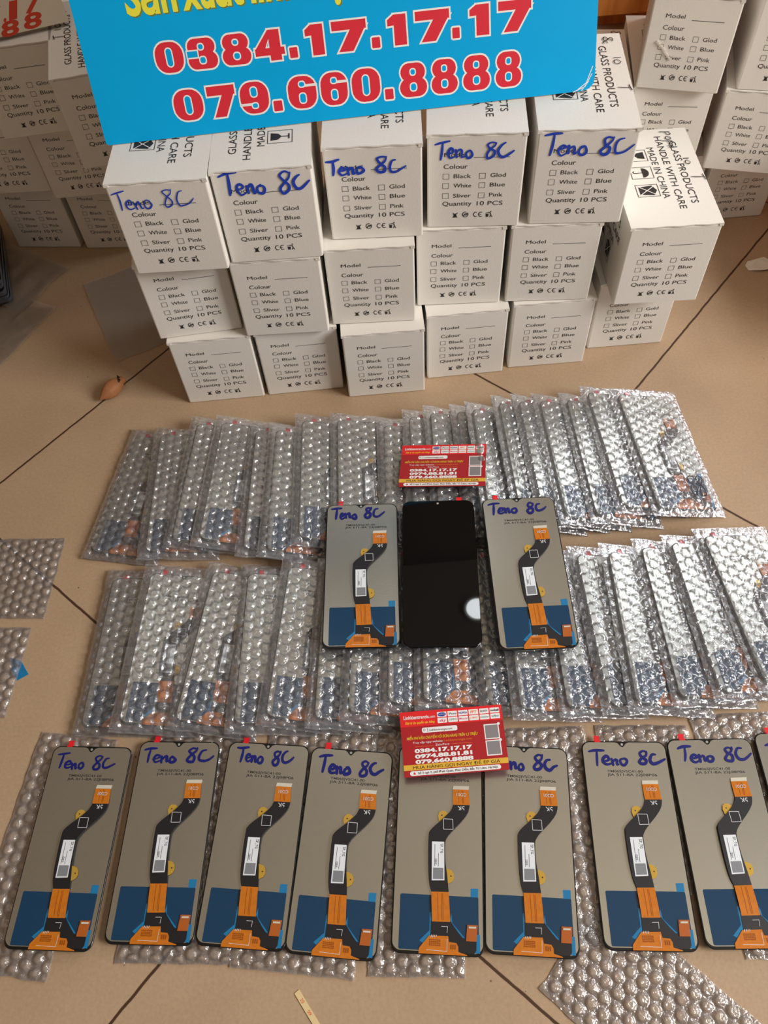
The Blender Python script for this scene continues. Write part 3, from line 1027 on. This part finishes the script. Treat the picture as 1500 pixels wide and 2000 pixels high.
    text(tb, 'TP_TG', 0, .0075, 0, .0020)
    tb.mapped(lambda p: (lx(38.2) + p[1], ly(82.2) - p[0], .00525))
    mb.add(tb.v, tb.f, 2)
    tb = MB()
    text(tb, '/20Y', 0, .0048, 0, .0016)
    tb.mapped(lambda p: (lx(33.6) + p[1], ly(94) - p[0], .00525))
    mb.add(tb.v, tb.f, 2)
    mb.build('white_label', ['label', 'label_grey', 'ink'], fl)
    # lower flex, driver board, connector
    mb = MB(); mb.prism(L2([(31.4, 140.0), (46.8, 139.8), (49, 143.3), (56.2, 150.8), (59, 153.0), (67.5, 152.6), (67.3, 159.6), (65.6, 162), (52, 162.2), (31.3, 152)]), .00256, .0028); mb.build('lower_flex', 'flex', t)
    mb = MB(); mb.prism(L2([(30.0, 150.8), (45.1, 150.5), (45.8, 154.6), (51.6, 155.1), (53.1, 157.4), (53.2, 161.2), (60, 163.0), (60, 163.6), (22.0, 163.6), (22.3, 159.9)]), .00282, .0031); cb = mb.build('circuit_board', 'amber', t)
    mb = MB()
    rnd = random.Random(7)
    for i in range(6):
        for j in range(4):
            a, b = 30.3 + i * 1.55, 153.3 + j * 1.25
            mb.prism(L2([(a, b), (a + 1.1, b), (a + 1.1, b + rnd.uniform(.5, 1)), (a, b + .8)]), .00311, .0033)
    for i in range(3):
        mb.prism(L2([(47 + i * 1.6, 156.4), (48 + i * 1.6, 156.4), (48 + i * 1.6, 159.6), (47 + i * 1.6, 159.6)]), .00311, .00325)
    mb.build('chip', 'amber_dark', cb)
    mb = MB()
    for a in ([(28.2, 160.8), (44.2, 161.2), (44.4, 152.6)], [(39.7, 143.9), (44.6, 143.8), (44.2, 148.2)]):
        mb.stroke(L2(a), .0003, .00314)
    for i in range(4):
        mb.stroke(L2([(32 + i * 1.3, 150.3), (31.5 + i * 1.3, 151.8)]), .0004, .00316 + i * 4e-5)
    mb.build('board_print', 'mark', cb)
    mb = MB(); mb.prism(L2([(60.2, 141.8), (68.4, 141.7), (67.5, 153.4), (59.2, 153.4)]), .0028, .0034); cn = mb.build('connector', 'copper', t)
    mb = MB(); mb.prism(L2([(61.4, 143.0), (67.2, 142.9), (67.0, 144.2), (61.2, 144.3)]), .0034, .0039); mb.build('connector_socket', 'stiff', cn)
    # printed serial
    mb = MB()
    text(mb, 'TM065JVSC41-00', lx(20.0), lx(50.3), ly(27.3), .0020, .00242, bold=.012)
    text(mb, 'JIA 511-8A 22J08P06', lx(19.6), lx(62.2), ly(30.3), .0020, .00242, bold=.012)
    mb.build('printed_text', 'ink', t)
    return t


SCREEN = make_screen()
G_B = 'bare phone screens in the bottom row'
PH = [(-0.292, 0.1589, -0.111), (-0.2109, 0.1564, -0.0982), (-0.1333, 0.1477, -0.1478), (-0.0601, 0.1357, -0.1632), (0.0215, 0.1314, -0.1285), (0.0957, 0.1245, -0.1334), (0.1853, 0.1213, -0.0951), (0.2617, 0.1168, -0.0705), (0.3400, 0.1160, -0.055)]
ORD = ['first', 'second', 'third', 'fourth', 'fifth', 'sixth', 'seventh', 'eighth', 'ninth', 'tenth', 'eleventh', 'twelfth', 'thirteenth', 'fourteenth', 'fifteenth', 'sixteenth', 'seventeenth', 'eighteenth', 'nineteenth']
extra = {0: 'leftmost, back up', 4: 'red card on top', 5: 'right of the red card', 8: 'cut by right edge'}
HWP = [(6, 60, 9, 20, 1.5), (5, 69, 7, 19, 1.7), (8, 60, 6, 18, 1.9), (8, 66, 9, 22, 2.1), (8, 62, 9, 20, 2.0), (9, 64, 8, 20, 2.0), (6, 71, 9, 21, 1.9), (9, 71, 8, 20, 1.9), (8, 66, 9, 20, 1.9)]


def add_hand(t, hw, seed):
    m = MB()
    u0, u1, v0, v1, w = hw
    handwrite(m, 'Teno 8C', lx(u0), lx(u1), ly(v1), ly(v0), w / 1000 * 1.35, .00245, 0, seed, .05)
    m.build('handwriting', 'ink_navy', t)['label'] = 'blue marker writing Teno 8C'


ZP = .0047
for i, (x, y, a) in enumerate(PH):
    o = copy_tree(SCREEN)
    o.location, o.rotation_euler = (x, y, ZP), (0, 0, a)
    o['label'] = 'bare phone screen in the bottom row, %s from the left%s' % (ORD[i], (', ' + extra[i]) if i in extra else '')
    o['group'] = G_B
    add_hand(o, HWP[i], 20 + i)
for (x, y, z, rx, ry, rz), lab, hw, sd in (((-0.0273, 0.3851, 0.0262, -0.030, 0.0228, -0.0629), 'bare phone screen lying back up on the bubble bags, left of the black one', (5, 60, 5, 18, 2.0), 41),
                                           ((0.1343, 0.3677, 0.0335, 0.0345, 0.0307, -0.0318), 'bare phone screen lying back up on the bubble bags, right of the black one', (6, 64, 6, 18, 2.0), 42)):
    o = copy_tree(SCREEN)
    o.location, o.rotation_euler = (x, y, z), (rx, ry, rz)
    o['label'], o['group'] = lab, 'phone screens lying on top of the bubble bags'
    add_hand(o, hw, sd)
# black screen, front up
t = thing('phone_screen', 'glossy black phone screen lying front up on the bubble bags', 'phone screen', 'phone screens lying on top of the bubble bags', (0.0497, 0.3769, 0.0310), (-.0136, -.0035, -.0828))
slab(0, .0028, .0005, .0085).build('glass_panel', 'glass', t)
mb = MB(); mb.prism([(lx(36.5) + .0012 * cos(a * pi / 6), ly(3.6) + .0012 * sin(a * pi / 6)) for a in range(12)], .0028, .00284); mb.build('camera_hole', 'camdot', t)
mb = MB(); mb.prism(L2([(56, 1.0), (61.5, 1.0), (61.5, -4.8), (56, -4.8)]), .0004, .0009); mb.build('pull_tab', 'red', t)

# ------------------------------------------------------------------ bubble wrap
PITCH = .0109


def bubble_h(x, y, sd, dia=.0094, hgt=.0021):
    """height of the nearest bubble (hexagonal rows along y), with soft radial folds"""
    col = math.floor(x / (PITCH * .866) + .5)
    best = 0
    for c in (col - 1, col, col + 1):
        cx = c * PITCH * .866
        row = math.floor((y - (c % 2) * PITCH / 2) / PITCH + .5)
        cy = row * PITCH + (c % 2) * PITCH / 2
        dx, dy = x - cx, y - cy
        r = math.hypot(dx, dy) / (dia / 2)
        if r < 1:
            hsh = math.sin(c * 12.9898 + row * 78.233 + sd) * 43758.5453
            hsh -= math.floor(hsh)
            th = math.atan2(dy, dx)
            fold = .16 * cos((4 + int(hsh * 3)) * th + hsh * 20) * r * r * (1 - r)
            prof = (1 - r ** 3.6) * (1 - .2 * (1 - r) ** 2)
            k = hgt * (prof * (.72 + .38 * hsh) + fold * 1.6)
            best = max(best, k)
    return best


def nz3(x, y, z):
    return noise.noise(Vector((x, y, z)))


def bag_mesh(seed, B, L, T, marg=.0085):
    nx, ny = int(B / .00092), int(L / .00092)
    m = MB()
    ev = []

    def edge(x, y):
        # gently irregular outline
        fx = x / B
        x2 = x + (.0011 * nz3(y * 60, seed, 1) * (1 - fx) + .0014 * nz3(y * 60, seed, 7) * fx)
        fy = (y + L / 2) / L
        y2 = y + (.0014 * nz3(x * 60, seed, 3) * (1 - fy) + .0016 * nz3(x * 50, seed, 5) * fy)
        return x2, y2
    for j in range(ny + 1):
        for i in range(nx + 1):
            x, y = B * i / nx, -L / 2 + L * j / ny
            e = min(x, B - x, y + L / 2, L / 2 - y)
            pf = max(0, min(1, (e - .0012) / marg)) ** .75
            z = .0016 + T * pf
            rim = min(1, e / .003)
            z += bubble_h(x + .003 * (seed % 3), y + .002 * seed, seed) * rim
            z += .0006 * nz3(x * 90 + seed, y * 70, 2) * (1.3 - pf) + .0004 * nz3(x * 240, y * 200, seed)
            x2, y2 = edge(x, y)
            ev.append((x2, y2, max(.0007, z)))
    f = []
    w = nx + 1
    for j in range(ny):
        for i in range(nx):
            a = j * w + i
            f.append((a, a + 1, a + w + 1, a + w))
    m.add(ev, f)
    # under side: plain film
    mx, my = 14, 28
    uv = []
    for j in range(my + 1):
        for i in range(mx + 1):
            x, y = B * i / mx, -L / 2 + L * j / my
            x2, y2 = edge(x, y)
            uv.append((x2, y2, .0004))
    f = []
    w = mx + 1
    for j in range(my):
        for i in range(mx):
            a = j * w + i
            f.append((a, a + w, a + w + 1, a + 1))
    m.add(uv, f)
    return m.mesh('bubble_wrap_bag', 'bubble', True)


BB, BL, BT = .0845, .1755, .0056
BAGS = [bag_mesh(s_, BB, BL, BT) for s_ in (1, 2, 3)]
ROW1 = [(-0.3046, 0.5309, -12.6, 1.1), (-0.2578, 0.519, -1.7, 7.8), (-0.2225, 0.5287, -7.0, 10.5), (-0.1928, 0.5247, -7.1, 13.0), (-0.1504, 0.5089, -4.2, 12.0), (-0.1265, 0.5026, -4.0, 16.0), (-0.0948, 0.513, -2.5, 15.5), (-0.0546, 0.5121, -1.9, 13.0), (-0.004, 0.5009, -3.0, 10.5), (0.0257, 0.5073, -3.1, 13.5), (0.0506, 0.5075, -2.2, 16.0), (0.0812, 0.5053, -1.8, 16.5), (0.0995, 0.500, -0.4, 23.0), (0.1303, 0.5062, -0.1, 22.5), (0.1534, 0.507, 0.0, 21.5), (0.1762, 0.5062, -0.2, 20.5), (0.2076, 0.5065, 0.0, 17.5), (0.2352, 0.5153, 1.5, 16.8), (0.2701, 0.51, 2.6, 14.8)]
ROW2 = [(-0.2996, 0.34, -4.9, 1.1), (-0.259, 0.3371, -6.3, 8.8), (-0.2013, 0.3352, -10.9, 7.8), (-0.156, 0.3261, -3.9, 9.0), (-0.1202, 0.3297, -8.6, 11.2), (-0.08, 0.3237, -5.6, 11.0), (-0.0487, 0.3261, -5.9, 12.8), (-0.0132, 0.3317, -5.1, 12.5), (0.0186, 0.3305, -4.7, 12.8), (0.0722, 0.3218, -1.4, 9.5), (0.101, 0.3135, -2.1, 13.8), (0.1427, 0.3125, -1.8, 12), (0.1788, 0.3113, -0.9, 12), (0.2056, 0.3097, -3.7, 15.0), (0.2427, 0.3121, -1.3, 13.4), (0.2767, 0.3138, 1.1, 13), (0.3146, 0.3186, 3.8, 12.0)]
for rn, row in (('upper', ROW1), ('lower', ROW2)):
    last = len(row) - 1
    for i, (x, y, yaw, al) in enumerate(row):
        al, yw = R(al), R(yaw)
        z = BB * sin(al) + .0006
        ex = '' if 0 < i < last else (', flat on floor' if i == 0 else ', fully visible' if rn == 'upper' else ', cut by picture edge')
        b = thing('bubble_wrap_bag', 'clear bubble wrap bag, %s from the left in the %s row%s' % (ORD[i], rn, ex), 'bubble wrap bag', 'bubble wrap bags in the %s row' % rn, (x, y, z), (0, al, yw), BAGS[(i * 2 + (rn == 'lower')) % 3])
        o = copy_tree(SCREEN)
        sc_ = .958
        rm = (Matrix.Rotation(yw, 3, 'Z') @ Matrix.Rotation(al, 3, 'Y'))
        off = rm @ Vector((BB / 2 + .0004, -.0012, .0011))
        o.location = Vector((x, y, z)) + off
        o.rotation_euler = (0, al, yw)
        o.scale = (sc_, sc_, sc_ * .95)
        o['label'] = 'wrapped phone screen inside the %s bubble bag from the left, %s row' % (ORD[i], rn)
        o['group'] = 'wrapped phone screens in the %s row' % rn
        if rn == 'upper' and i == last:
            m = MB()
            handwrite(m, '88', .048, .066, -.065, -.04, .0013, BT + .0046, 0, 3)
            m.build('marker_note', 'ink_black', b)['label'] = 'dark marker scribble on the bag'


def sheet_mesh(seed, w, l, hgt=.0023):
    nx, ny = int(w / .00105), int(l / .00105)
    m = MB()
    v = []
    for j in range(ny + 1):
        for i in range(nx + 1):
            x, y = w * i / nx - w / 2, l * j / ny - l / 2
            e = min(w / 2 - abs(x), l / 2 - abs(y))
            z = .0007 + bubble_h(x + seed * .003, y, seed, .0094, hgt) * min(1, max(0, e - .001) / .003) + .0004 * nz3(x * 200, y * 160, seed) + .0005 * nz3(x * 40, y * 40, seed)
            fx, fy = x / w + .5, y / l + .5
            x2 = x + .0012 * nz3(y * 70, seed, 1) * (1 if fx < .5 else -1) * abs(2 * fx - 1)
            y2 = y + .0012 * nz3(x * 70, seed, 4) * (1 if fy < .5 else -1) * abs(2 * fy - 1)
            v.append((x2, y2, max(.0003, z)))
    ww = nx + 1
    f = [(j * ww + i, j * ww + i + 1, (j + 1) * ww + i + 1, (j + 1) * ww + i) for j in range(ny) for i in range(nx)]
    m.add(v, f)
    return m.mesh('bubble_wrap_sheet', 'sheet', True)


G_S = 'empty bubble wrap sheets on the floor'
for k, (lab, x, y, w, l, yaw) in enumerate((
        ('flat bubble wrap sheet lying under the first bare screen at bottom left', -.3180, .158, .075, .195, -11),
        ('flat bubble wrap sheet under the second bare screen, its lower edge showing', -.1905, .155, .096, .19, -5),
        ('flat bubble wrap sheet under the fourth bare screen, its lower corner showing', -.0880, .145, .100, .20, -9.5),
        ('flat bubble wrap sheet under the fifth bare screen, crumpled lower corner', .0020, .134, .078, .196, -5),
        ('flat bubble wrap sheet under the sixth bare screen, its top edge showing', .1060, .137, .105, .175, -3),
        ('large slanted bubble wrap sheet below the seventh bare screen, at bottom right', .1855, -.0150, .092, .19, 43.8),
        ('flat bubble wrap sheet under the seventh bare screen, top edge showing', .2080, .1480, .082, .14, -5),
        ('flat bubble wrap sheet under the eighth bare screen at the right edge', .2970, .1235, .085, .195, -3),
        ('empty bubble wrap piece at the left picture edge, upper one', -.4130, .4320, .130, .095, -5),
        ('empty bubble wrap piece at the left picture edge, lower one with blue film beneath', -.4180, .3290, .100, .093, -6))):
    thing('bubble_wrap_sheet', lab, 'bubble wrap sheet', G_S, (x, y, .0003 + (.0004 if k in (2, 4, 7) else 0)), (0, 0, R(yaw)), sheet_mesh(k + 1, w, l, .0023 if k in (5, 8, 9) else .0021))

# ------------------------------------------------------------------ red business cards
KW, KL = .091, .0562


def business_card(label, loc, rot):
    t = thing('business_card', label, 'business card', 'red business cards', loc, rot)
    mb = MB(); mb.box(-KW / 2, KW / 2, -KL / 2, KL / 2, 0, .0004); mb.build('card_stock', 'card_red', t)
    X = lambda u: u * KW / 90 - KW / 2
    Y = lambda v: KL / 2 - v * KL / 55
    z = .00046
    mb = MB()
    q = lambda u0, v0, u1, v1, k, dz=0: mb.poly([(X(u0), Y(v1)), (X(u1), Y(v1)), (X(u1), Y(v0)), (X(u0), Y(v0))], z + dz, k)
    q(0, 0, 90, 13, 0)
    q(0, 45, 90, 49.5, 1)
    mb.build('colour_band', ['card_bright', 'card_gold'], t)
    mb = MB()
    for r_ in range(2):
        for c in range(6):
            u = 33 + c * 9.3
            mb.poly(rrect(X(u), Y(6.6 + r_ * 5.1), X(u + 8.3), Y(2.2 + r_ * 5.1), .0003, 2), z + .00006)
    mb.poly(rrect(X(18.5), Y(19.0), X(49.5), Y(14.6), .0015, 4), z)
    mb.poly(rrect(X(5), Y(54.0), X(83), Y(50.2), .0019, 5), z)
    for v0 in (16, 29.7):
        q(72.5, v0, 85.5, v0 + 12.8, 0)
        mb.poly([(X(85.6 + 1.2 * cos(a * pi / 6)), Y(v0 + .2 + 1.2 * sin(a * pi / 6))) for a in range(12)][::-1], z + .00005, 0)
    mb.build('white_panel', 'card_white', t)
    mb = MB()
    for v0 in (16, 29.7):
        q(73.4, v0 + .9, 84.6, v0 + 11.9, 0, .00004)
    mb.build('code_panel', 'card_code', t)
    mb = MB()
    T = lambda s_, u0, u1, v, c, k, b=0.0, sh=0.0, dz=.00012: text(mb, s_, X(u0), X(u1), Y(v), c / 1000, z + dz, k, b, sh)
    T('Linhkientrangia', 3.2, 25.5, 6.6, 3.0, 0, .02); T('.com', 25.7, 31, 6.6, 2.6, 0)
    T('Đại lý ủy quyền các hãng', 4.2, 30, 10.8, 1.9, 1, .01, .2)
    T('Linhkientrangia.com', 25, 45, 17.8, 1.7, 2)
    mb.stroke([(X(20.6 + .8 * cos(a * pi / 5)), Y(16.6 + .8 * sin(a * pi / 5))) for a in range(11)], .00025, z + .0001, 2); q(23.3, 15, 23.6, 18.6, 2, .0001)
    T('MIỄN PHÍ VẬN CHUYỂN VỚI ĐƠN HÀNG TRÊN 1,5 TRIỆU', 4.5, 66, 24.2, 2.3, 1, .004, .25)
    T('Truy cập ngay website:', 9.5, 36, 27.6, 1.7, 0); T('Linhkientrangia.com', 37, 61, 27.6, 1.7, 3)
    T('Zalo/Face', 29, 41, 30.6, 1.6, 0); q(11, 30.2, 27, 30.45, 3, .0001); q(43.5, 30.0, 61, 30.25, 3, .0001)
    T('0384.17.17.17', 10.5, 60.5, 35.3, 3.0, 0, .05); T('0974.88.81.81', 10.5, 60.0, 39.9, 3.0, 0, .05); T('079.660.8888', 10.5, 60.5, 44.4, 3.0, 0, .05)
    T('MUA HÀNG GỌI NGAY ĐỂ ÉP GIÁ', 8, 83, 48.7, 2.5, 4, 0)
    T('Số 3 ngõ 2, phố Đình Quán, Phúc Diễn, Bắc Từ Liêm, Hà Nội', 12, 80, 52.9, 1.7, 2, .012)
    mb.poly([(X(8), Y(53)), (X(9.8), Y(53)), (X(9.8), Y(52)), (X(8.9), Y(51)), (X(8), Y(52))], z + .0001, 5)
    # emblems in the white boxes
    T('SAMSUNG', 34.3, 40.1, 4.8, 1.0, 0, 0, 0, .0002)
    mb.poly([(X(37.15 + 3.7 * cos(a * pi / 10)), Y(4.4 + 1.7 * sin(a * pi / 10) - 0.12 * cos(a * pi / 10))) for a in range(20)][::-1], z + .00014, 6)
    T('iPhone', 43.3, 50.1, 5.3, 1.9, 2, .01); T('NOKIA', 51.9, 59.6, 5.2, 1.7, 6, .03)
    T('FPT', 62.2, 67.6, 5.4, 2.1, 8, .04, .2); T('SONY', 71.0, 77.6, 5.2, 1.6, 2, .03); T('mobell', 80.0, 87.4, 5.2, 1.8, 2, .04)
    T('sky', 34.4, 40.2, 10.6, 2.3, 7, .02, .3); T('OPPO', 43.0, 50.2, 10.2, 1.5, 9, .01); T('Masstel', 52.2, 59.4, 10.2, 1.6, 7, .01)
    T('Q-SMART', 61.4, 68.6, 10.2, 1.5, 3, .01); T('mobiistar', 70.5, 78.2, 10.2, 1.5, 9, .01); T('wiko', 80.2, 86.8, 10.2, 1.9, 9, .02)
    mb.build('printed_text', ['card_white', 'card_yellow', 'ink', 'logo_orange', 'clay_dark', 'sign_red', 'logo_blue', 'logo_pink', 'logo_orange', 'logo_green'], t)
    return t


business_card('red business card lying on the upper row of bubble bags', (0.0667, 0.5027, 0.0330), (-.035, -.098, -.160))
business_card('red business card lying across the fifth and sixth bare screens in the bottom row', (0.0432, 0.2125, 0.0210), (.103, -.0096, -.009))

# ------------------------------------------------------------------ small things on the floor
t = thing('dried_bud', 'small orange brown pointed bud lying on the tile joint at left', 'dried bud', None, (-.3137, .6783, .0098), (0, 0, R(48)))
mb = MB()
prof = [(-.021, .0002), (-.0185, .0022), (-.015, .0048), (-.010, .0080), (-.004, .0097), (.003, .0095), (.008, .0082), (.012, .0060), (.0145, .0042), (.0165, .0046), (.018, .0036), (.0185, .0004)]
NS = 20
v, f = [], []
for k, (a, r) in enumerate(prof):
    for j in range(NS):
        th = 2 * pi * j / NS
        rr2 = r * (1 + .05 * cos(5 * th))
        v.append((a, rr2 * cos(th), rr2 * sin(th) - .002 * max(0, -a * 40)))
for k in range(len(prof) - 1):
    for j in range(NS):
        q = (j + 1) % NS
        f.append((k * NS + j, k * NS + q, (k + 1) * NS + q, (k + 1) * NS + j))
mb.add(v, f)
mb.build('bud_body', 'clay', t, True)
mb = MB()
for a, b, c in ((.008, -.3, .0064), (.011, .5, .0046)):
    for j in range(3):
        mb.box(a + j * .0016, a + j * .0016 + .0008, -.004 + b * .006 + j * .001, -.001 + b * .006 + j * .002, c - .001, c + .0009)
mb.build('dark_fleck', 'clay_dark', t)

mb = MB()
pl = [(-.012, -.006), (.002, -.012), (.020, -.013), (.030, -.010), (.030, .006), (.022, .003), (.016, .010), (.006, .009), (-.006, .010), (-.012, .004)]
mb.prism(pl, .0004, .0008); mb.mapped(lambda p: (p[0], p[1], p[2] + .0016 * (1 + sin(p[0] * 150))))
thing('paper_scrap', 'torn white paper scrap on the floor at the right edge', 'paper scrap', None, (.510, .802, 0), (0, 0, R(8)), mb.mesh('paper_scrap', 'paper'))

t = thing('paper_strip', 'narrow tan paper strip with red print at bottom of the floor', 'paper strip', None, (-.0995, .0325, .0004), (0, 0, R(-57)))
mb = MB(); mb.prism([(-.002, -.0023), (.06, -.0023), (.06, .0023), (-.002, .0023)], 0, .0003); mb.build('strip', 'strip', t)
mb = MB(); text(mb, '20', .004, .0075, -.0012, .0024, .00036); text(mb, '09', .014, .0175, -.0012, .0024, .00036); mb.build('printed_text', 'orange_red', t)

mb = MB()
mb.prism([(-.012, .012), (-.001, .008), (.009, -.007), (-.001, -.0125), (-.008, -.002)], 0, .0002)
thing('blue_film_scrap', 'small bright blue film scrap half under the bubble wrap piece at left edge', 'film scrap', None, (-.3680, .3270, .0001), (0, 0, 0), mb.mesh('blue_film_scrap', 'lightblue'))


def crumple(name, outline_w, outline_l, seed, amp, mkey):
    n = 26
    m = MB(); v = []
    for j in range(n + 1):
        for i in range(n + 1):
            x, y = outline_w * (i / n - .5), outline_l * (j / n - .5)
            z = .0012 + amp * abs(nz3(x * 28, y * 28, seed)) + amp * .4 * abs(nz3(x * 90, y * 90, seed))
            v.append((x + .003 * nz3(y * 30, seed, 2), y + .003 * nz3(x * 30, seed, 5), z))
    w = n + 1
    m.add(v, [(j * w + i, j * w + i + 1, (j + 1) * w + i + 1, (j + 1) * w + i) for j in range(n) for i in range(n)])
    return m.mesh(name, mkey, True)


thing('foam_sheet', 'thin frosted foam sheet on the shaded floor left of the front stack', 'foam sheet', None, (-.3060, .8230, .0002), (0, 0, R(22)), crumple('foam_sheet', .092, .163, 3, .0006, 'foam'))
thing('plastic_bag', 'crumpled clear plastic bag on the shaded floor by the left cartons', 'plastic bag', None, (-.475, .905, .0002), (0, 0, R(-33)), crumple('plastic_bag', .11, .10, 9, .004, 'bagfilm'))
thing('plastic_bag', 'crumpled bubble film bag at the left edge in front of the dark panels', 'plastic bag', None, (-.4750, .8060, .0008), (0, 0, R(-28)), crumple('plastic_bag', .085, .12, 14, .006, 'bagfilm'))

# stack of dark panels at the left edge
rnd = random.Random(11)
for k in range(9):
    m = MB()
    m.prism(rrect(-.037, -.08, .037, .08, .006, 5), 0, .0048, 0, 1)
    thing('dark_panel', 'flat dark phone panel in the stack at left edge, %s from the floor' % ORD[k], 'panel', 'dark phone panels stacked at the left edge', (-.5240 + rnd.uniform(-.002, .002), .920 + rnd.uniform(-.003, .003), .008 + k * .0052), (0, 0, R(14 + rnd.uniform(-1.5, 1.5))), m.mesh('dark_panel', ['tray', 'tray_edge']))

# the prototype screen itself is not part of the place
for o in list(SCREEN.children_recursive):
    bpy.data.objects.remove(o)
bpy.data.objects.remove(SCREEN)
